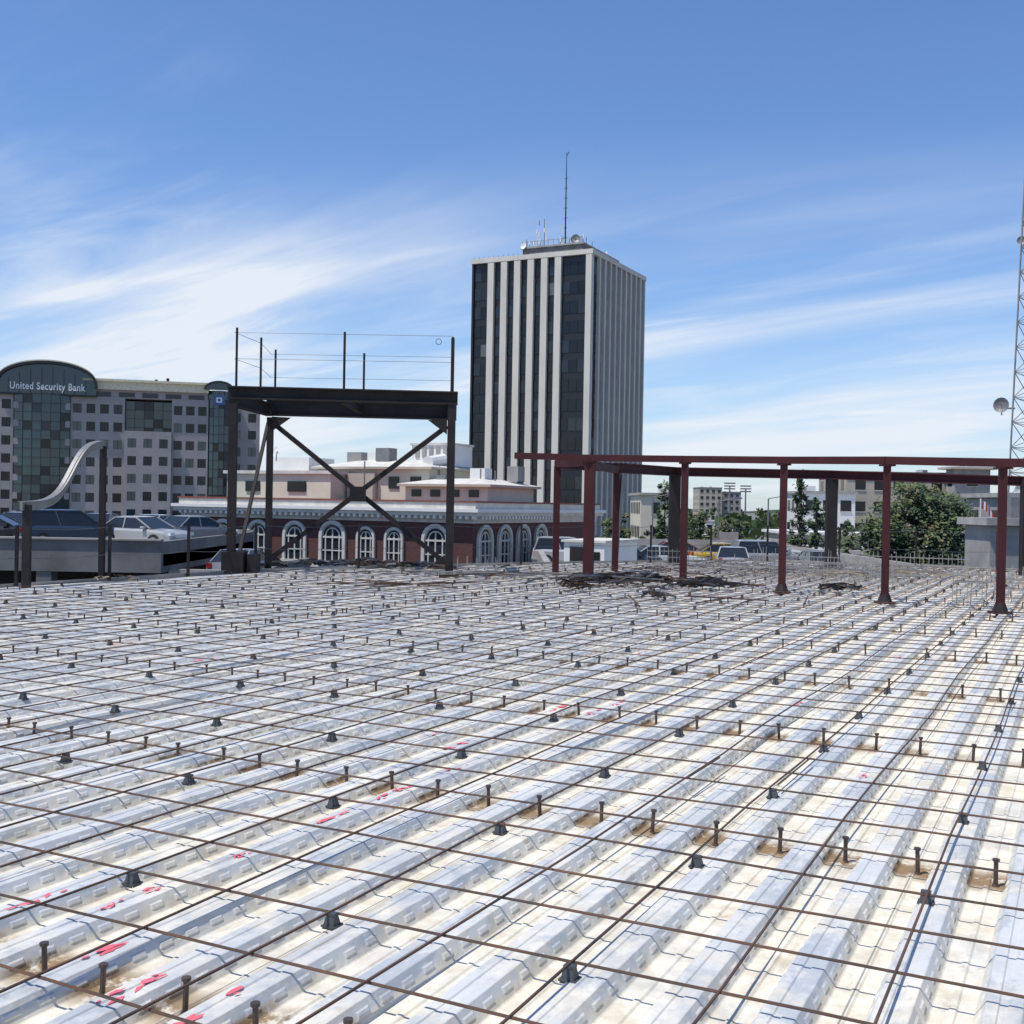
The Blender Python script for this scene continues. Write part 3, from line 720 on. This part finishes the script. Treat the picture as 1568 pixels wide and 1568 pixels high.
CARS={}
def car(kind,col,loc,rz):
    key=(kind,col); 
    if key not in CARS:
        pm=carpaint('car_paint',col)
        mb=MB(); suv=kind=='suv'
        Hh=1.68 if suv else 1.43; bl=.98 if suv else .92
        low=[(-2.25,.55,.72,.30),(-2.15,.88 if not suv else 1.0,.82,.22),(-1.2,bl,.88,.2),(0,bl,.90,.2),(1.0,bl-.03,.89,.2),(1.9,.82 if not suv else .92,.84,.22),(2.2,.66,.74,.28),(2.28,.5,.66,.34)]
        ring=[]
        for (x,h,wd,zb) in low: ring.append([(x,-wd*.9,zb),(x,-wd,zb+.15),(x,-wd,h-.14),(x,-wd*.93,h-.02),(x,0,h+.02),(x,wd*.93,h-.02),(x,wd,h-.14),(x,wd,zb+.15),(x,wd*.9,zb)])
        for a_,b_ in zip(ring[:-1],ring[1:]):
            for i in range(9): mb.poly([a_[i],a_[(i+1)%9],b_[(i+1)%9],b_[i]],pm)
        mb.poly(ring[0],pm); mb.poly(ring[-1],pm)
        if suv: xs_=(-2.1,-1.85,-.2,.25,1.15)
        else: xs_=(-1.75,-1.0,-.3,.2,1.15)
        x0,x1,x2,x3,x4=xs_; zt=Hh-.06; wb=.80; wt=.65
        for s in(-1,1):
            mb.poly([(x0+.05,s*wb,bl-.02),(x4-.05,s*wb,bl-.04),(x3,s*wt,zt),(x1,s*wt,zt)],'glassmid')
            for (xa,xb) in((x0,x1),(x4,x3),((x0+x4)/2-.1,(x1+x3)/2)): mb.beam((xa,s*(wb+.01),bl-.03),(xb,s*(wt+.01),zt),.05,.05,pm)
            mb.beam((x1,s*wt,zt),(x3,s*wt,zt),.05,.05,pm)
        mb.poly([(x4,-wb,bl-.04),(x4,wb,bl-.04),(x3,wt,zt),(x3,-wt,zt)],'glassmid'); mb.poly([(x0,-wb,bl-.02),(x0,wb,bl-.02),(x1,wt,zt),(x1,-wt,zt)],'glassmid')
        mb.poly([(x1,-wt,zt+.02),(x3,-wt,zt+.02),(x2+.1,-wt*.6,Hh),(x1+.3,-wt*.6,Hh)],pm); mb.poly([(x1,wt,zt+.02),(x3,wt,zt+.02),(x2+.1,wt*.6,Hh),(x1+.3,wt*.6,Hh)],pm)
        mb.poly([(x1+.3,-wt*.6,Hh),(x2+.1,-wt*.6,Hh),(x2+.1,wt*.6,Hh),(x1+.3,wt*.6,Hh)],pm)
        mb.poly([(x1,-wt,zt+.02),(x1,wt,zt+.02),(x1+.3,wt*.6,Hh),(x1+.3,-wt*.6,Hh)],pm); mb.poly([(x3,-wt,zt+.02),(x3,wt,zt+.02),(x2+.1,wt*.6,Hh),(x2+.1,-wt*.6,Hh)],pm)
        for x in(-1.35,1.4):
            for s in(-1,1):
                mb.tube((x,s*.66,.33),(x,s*.905,.33),.33,'rubber',14); mb.tube((x,s*.9,.33),(x,s*.915,.33),.2,'hub',10)
        for s in(-1,1):
            mb.box(2.12,2.26,s*.62-.14,s*.62+.14,.6,.74,'lampw'); mb.box(-2.27,-2.14,s*.66-.1,s*.66+.1,.66,.86,'lampred'); mb.box(.75,.95,s*.93-.08,s*.93+.08,bl-.05,bl+.08,pm)
        CARS[key]=mb
    CARS[key].obj('parked_car',loc,rz)
z=-.65
car('suv',(.03,.05,.08),(-19.6,51.0,z),rad(30)); car('sedan',(.42,.42,.41),(-16.6,51.5,z),rad(-25)); car('sedan',(.2,.21,.23),(-15.5,56,z),rad(60))
car('sedan',(.02,.02,.025),(-23.6,52,z),rad(5)); car('sedan',(.3,.3,.31),(-18.0,58,z),rad(80)); car('sedan',(.2,.21,.23),(-25,59,z),rad(85))
car('sedan',(.5,.5,.48),(-19.5,49.8,z-3.1),rad(0)); car('sedan',(.1,.1,.12),(-21,59,z),rad(90)); car('sedan',(.25,.25,.26),(-11.9,51,-2.0),rad(80))

# ---------------------------------------------------------------- garage roof at right, with vehicles
RG=MB(); z2=-1.9
RG.box(1.5,20,42,92,GZ,z2,'concrete'); RG.box(1.5,20,41.8,42,z2,z2+.6,'concrete'); RG.box(1.5,1.8,42,92,z2,z2+.9,'concrete'); RG.box(19.7,20,42,92,z2,z2+.9,'concrete'); RG.box(1.8,19.7,91.7,92,z2,z2+.9,'concrete')
for i in range(6): RG.poly([(3+i*3,50,z2+.004),(3.12+i*3,50,z2+.004),(3.12+i*3,55,z2+.004),(3+i*3,55,z2+.004)],'white')
RG.obj('parking_garage')
car('sedan',(.6,.6,.58),(8.2,62,z2),rad(10)); car('suv',(.03,.04,.05),(5.8,60,z2),rad(0)); car('sedan',(.45,.45,.45),(12.0,62,z2),rad(80)); car('suv',(.3,.3,.3),(14.8,66,z2),rad(5)); car('sedan',(.3,.05,.04),(10.4,70,z2),rad(0)); car('sedan',(.55,.35,.05),(12.9,68,z2),rad(0)); car('suv',(.5,.5,.5),(3.4,66,z2),rad(0)); car('sedan',(.62,.62,.6),(17.0,75,z2),rad(10)); car('sedan',(.2,.2,.2),(15.5,58,z2),rad(90))
wb=MB(); wb.box(0,1.9,0,4,0,1.9,'white'); wb.box(-.1,2.0,-.1,4.1,1.9,2.0,'stone'); wb.box(.3,1.0,-.05,0,0.1,1.7,'darksteel'); wb.box(1.2,1.7,-.04,0,.9,1.5,'glassdark')
wb.obj('stair_enclosure',(2.3,50,z2),GRID)

# ---------------------------------------------------------------- lattice mast
LM=MB(); bx,by=55.4,120
def hwid(z): return 4.3*(1-(z+15)/118)+.25
def leg(i,z):
    t=rad(200)+i*2*math.pi/3; r_=hwid(z)*1.1; return Vector((r_*math.cos(t),r_*math.sin(t),z))
z=GZ
while z<75:
    dz=2.6; z1=z+dz
    for i in range(3):
        j=(i+1)%3
        LM.tube(leg(i,z),leg(i,z1),.10,'lattice',5); LM.tube(leg(i,z1),leg(j,z1),.045,'lattice',4)
        LM.tube(leg(i,z),leg(j,z1),.045,'lattice',4); LM.tube(leg(j,z),leg(i,z1),.045,'lattice',4)
    z=z1
dish(LM,Vector((-4.6,-.8,12.8)),(-.8,-1,.05),.8,'greysteel'); dish(LM,Vector((-2.8,-.6,30)),(-.5,-1,.1),.45,'greysteel'); dish(LM,Vector((-3,-2,4)),(-.2,-1,0),.6)
LM.tube((-4.5,-.8,12.5),(-3.2,-.8,12.5),.1,'lattice',5)
LM.obj('lattice_radio_mast',(bx,by,0))

# ---------------------------------------------------------------- other buildings
def flat(name,x0,x1,y,dep,zt,k,rz=0,fh=3.4,ww=1.6,cw=3,eave=.3,kk='roofgrey',side=True):
    m=MB(); wd=x1-x0
    m.box(0,wd,0,dep,GZ,zt,k); m.box(-eave,wd+eave,-eave,dep+eave,zt,zt+.35,kk)
    z=zt-1.0
    while z-1.6>GZ+1:
        n=int(wd/cw)
        for i in range(n):
            xx=(wd-n*cw)/2+i*cw+(cw-ww)/2
            m.box(xx,xx+ww,-.05,0.01,z-1.6,z,R.choice(['glassdark','glassmid'])); m.box(xx-.08,xx+ww+.08,-.12,0,z-1.7,z-1.6,'stone')
        n=int(dep/cw) if side else 0
        for i in range(n):
            yy=(dep-n*cw)/2+i*cw+(cw-ww)/2
            for X_ in(-.05,wd-.01): m.box(X_,X_+.06,yy,yy+ww,z-1.6,z,'glassdark')
        z-=fh
    for i in range(max(2,int(wd/7))):
        xx=R.uniform(.1,.8)*wd; yy=R.uniform(.15,.7)*dep; s=R.uniform(.5,1.3)
        m.box(xx,xx+s*1.6,yy,yy+s,zt+.35,zt+.35+s*.8,R.choice(['white','greysteel','concrete']))
    m.obj(name,(x0,y,0),rz)
flat('office_block',52.5,72,180,16,7.4,'tan',0,kk='darkconc'); flat('office_block',68,73.5,176,3.5,8.2,'concrete',0,eave=1.0,kk='tan')
flat('concrete_building',22.6,36,54,3,1.0,'concrete',0,cw=6,ww=1.2,side=False); flat('office_block',38,56,88,8,2.8,'concrete',0,cw=4)
flat('apartment_building',18,22.2,160,14,3.2,'cream',0,cw=2.1,ww=1.1); flat('apartment_building',43,51,170,10,4.0,'white',0,cw=2.6)
flat('mid_rise_building',98,110,600,20,12,'tan',0); flat('mid_rise_building',112,122,610,20,10,'concrete',0)
for i in range(26):
    D=R.uniform(115,420); x=D*R.uniform(.08,.46); 
    flat('low_rise_building',x,x+R.uniform(9,22),D,R.uniform(10,25),R.uniform(-11,-3.5)*(1 if D<250 else .9),R.choice(['white','tan','concrete','cream','stone']),R.choice([0,GRID,GRID]),kk=R.choice(['white','roofgrey','redroof','concrete','stone']))
for i in range(10):
    D=R.uniform(250,450); x=-D*R.uniform(.1,.5)
    flat('low_rise_building',x,x+R.uniform(12,25),D,20,R.uniform(-9,-3),R.choice(['white','tan','concrete']),GRID)
flat('low_rise_building',26,38,112,14,-2.6,'white',GRID); flat('low_rise_building',34,44,140,14,-1.5,'tan',0,kk='white'); flat('low_rise_building',18,27,108,14,-2.2,'cream',0,kk='redroof')
for X_,Y_,h in((95,500,11.5),(103,505,10.5)):
    s=MB(); s.tube((0,0,GZ),(0,0,h),.5,'greysteel',6,r2=.3)
    for j in range(3): s.box(-2.4,2.4,-.3,.3,h-1.8+j*1.2,h-1.2+j*1.2,'greysteel')
    s.obj('stadium_light',(X_,Y_,0))
f=MB(); f.tube((0,0,GZ),(0,0,2.6),.05,'white',6); 
pp=[(0+.12*i,.04*math.sin(i*1.3),0) for i in range(9)]
for j in range(8): f.poly([(pp[j][0],pp[j][1],2.5-.03*j*j*.6),(pp[j+1][0],pp[j+1][1],2.5-.03*(j+1)**2*.6),(pp[j+1][0],pp[j+1][1],1.9-.03*(j+1)**2*.6),(pp[j][0],pp[j][1],1.9-.03*j*j*.6)],'flagred' if j%2 else 'white')
f.obj('flagpole',(34.0,83,0))
for (x,y,h) in((19,105,2.5),(28,125,3),(16,130,3)):
    s=MB(); s.tube((0,0,GZ),(0,0,h-.3),.08,'greysteel',6); s.tube((0,0,h-.3),(1.6,0,h),.05,'greysteel',5); s.box(1.4,2.1,-.12,.12,h-.05,h+.08,'greysteel'); s.obj('street_lamp',(x,y,0))

# ---------------------------------------------------------------- trees
def tree(name,loc,h,lumps,n,ls,mats,trunk=.3):
    t=MB(); hz=h
    t.tube((0,0,0),(.1,.05,hz*.55),trunk,'bark',8,r2=trunk*.6); t.tube((.1,.05,hz*.55),(0,0,hz*.93),trunk*.6,'bark',6,r2=.04)
    for (cx_,cy_,cz,rx,ry,rz_) in lumps:
        t.tube((.08,.04,max(.5,min(hz*.8,cz-rz_-.3*abs(cx_)))),(cx_,cy_,cz),trunk*.35,'bark',5,r2=.04)
    tot=sum(l[3]*l[5] for l in lumps)
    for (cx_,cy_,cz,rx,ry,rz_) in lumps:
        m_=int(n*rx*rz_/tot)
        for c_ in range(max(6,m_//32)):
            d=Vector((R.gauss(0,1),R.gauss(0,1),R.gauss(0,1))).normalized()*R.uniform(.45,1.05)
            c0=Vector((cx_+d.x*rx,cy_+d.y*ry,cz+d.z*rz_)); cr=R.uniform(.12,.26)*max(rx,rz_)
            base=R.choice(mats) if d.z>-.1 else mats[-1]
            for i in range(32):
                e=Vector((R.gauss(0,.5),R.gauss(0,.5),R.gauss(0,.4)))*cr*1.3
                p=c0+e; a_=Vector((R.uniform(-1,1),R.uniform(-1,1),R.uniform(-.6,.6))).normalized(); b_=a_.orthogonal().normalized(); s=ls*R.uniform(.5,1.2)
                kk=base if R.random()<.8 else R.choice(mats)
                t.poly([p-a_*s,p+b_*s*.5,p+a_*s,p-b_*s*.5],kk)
    return t.obj(name,loc,R.uniform(0,.3))
def lumpy(w_,h0,h1,k=9,asp=1):
    out=[]
    for i in range(k):
        t=(i+.5)/k; z=h0+(h1-h0)*t; r_=w_*.5*(math.sin(math.pi*(.18+.72*t))**.7)
        an=i*2.4; out.append((r_*.5*math.cos(an),r_*.5*math.sin(an)*asp,z,r_*.62,r_*.62,(h1-h0)/k*1.1))
    return out
tree('large_tree',(26.8,75,GZ),18.8,[(-2.6,0,15.0,1.6,1.6,2.0),(-1.0,0,17.0,1.5,1.5,1.7),(1.0,-.3,16.8,1.6,1.5,1.7),(2.6,0,15.3,1.6,1.6,1.9),(3.2,.4,13.2,1.4,1.5,1.6),(0,-1,14.5,2.3,1.8,2.2),(-3.0,.2,12.6,1.5,1.5,1.6),(.4,-1,11.8,2.8,2,1.9),(0,0,9,3.2,2.6,2)],26000,.16,[M['leafa'],M['leafb'],M['leafc'],M['leafa'],M['leafb']],.4)
tree('large_tree',(31.5,82,GZ),17,lumpy(5,8,16.8),9000,.17,[M['leafa'],M['leafb'],M['leafb']],.35)
def conif(h,w_):
    out=[];k=10
    for i in range(k):
        t=i/(k-1); z=h*.3+h*.68*t; r_=w_*.5*(1-t)**.8+.15
        for s in(-1,1): out.append((s*r_*.45,R.uniform(-.3,.3)*r_,z,r_*.6,r_*.6,h*.045))
    return out
tree('pine_tree',(20.9,83,GZ),18.9,conif(18.9,4.4),7000,.15,[M['leafb'],M['leafa'],M['leafb']],.3)
tree('pine_tree',(23.4,88,GZ),17.4,conif(17.4,3.6),5000,.15,[M['leafb'],M['leafb']],.3)
tree('cypress_tree',(20.0,150,GZ),19.8,[(0,0,4+i*1.65,1.5*math.sin(math.pi*(.15+.08*i))+.1,1,1.3) for i in range(10)],5000,.22,[M['leafb'],M['leafb'],M['leafa']],.25)
for (x,y,h,w_) in((22.5,120,16.2,6),(26.5,135,15.6,5.5),(13.4,118,14,4),(24,98,14.5,4.5),(17.0,98,13.2,4),(40,150,17,7),(15.8,175,16,7),(46,140,18,7),(36,125,15.5,6),(44,78,17,7),(28,170,17,8),(60,200,19,8),(76,190,19,8),(47,190,18,6),(33,112,14.5,7),(18.5,112,13.6,5),(29,101,14,5)):
    tree('broadleaf_tree',(x,y,GZ),h,lumpy(w_,h*.45,h*.96),5000,.24,R.choice([[M['leafa'],M['leafb']],[M['leafb'],M['leafc'],M['leafb']],[M['leafc'],M['leafa'],M['leafb']]]),.25)
dt=MB(); 
for i in range(620):
    D=R.uniform(230,1500); x=D*R.uniform(-.5,.55); w_=R.uniform(6,13); h=R.uniform(9,15.5)+D*.0012
    kk=[R.choice(['leafb','leafa','leafb','leafc'])]
    for j in range(60):
        d=Vector((R.gauss(0,1),R.gauss(0,1),R.gauss(0,1))).normalized(); q=R.uniform(.6,1.05)
        p=Vector((x+d.x*w_*.5*q,D+d.y*w_*.5*q,GZ+h*.62+d.z*h*.38*q)); a_=Vector((R.uniform(-1,1),R.uniform(-.5,.5),R.uniform(-1,1))).normalized(); b_=a_.cross(Vector((0,1,.3))).normalized(); s=w_*R.uniform(.08,.16)
        dt.poly([p-a_*s,p+b_*s*.8,p+a_*s,p-b_*s*.8],kk[0])
dt.obj('distant_trees')
hl=MB(); prev=None
for i in range(80):
    x=-2500+i*65; h=GZ+14+6*math.sin(i*.35)+4*math.sin(i*1.1)
    if prev: hl.poly([(prev[0],3800,GZ-2),(x,3800,GZ-2),(x,3900,h),(prev[0],3900,prev[1])],'leafb')
    prev=(x,h)
hl.obj('distant_hills')
print('done')
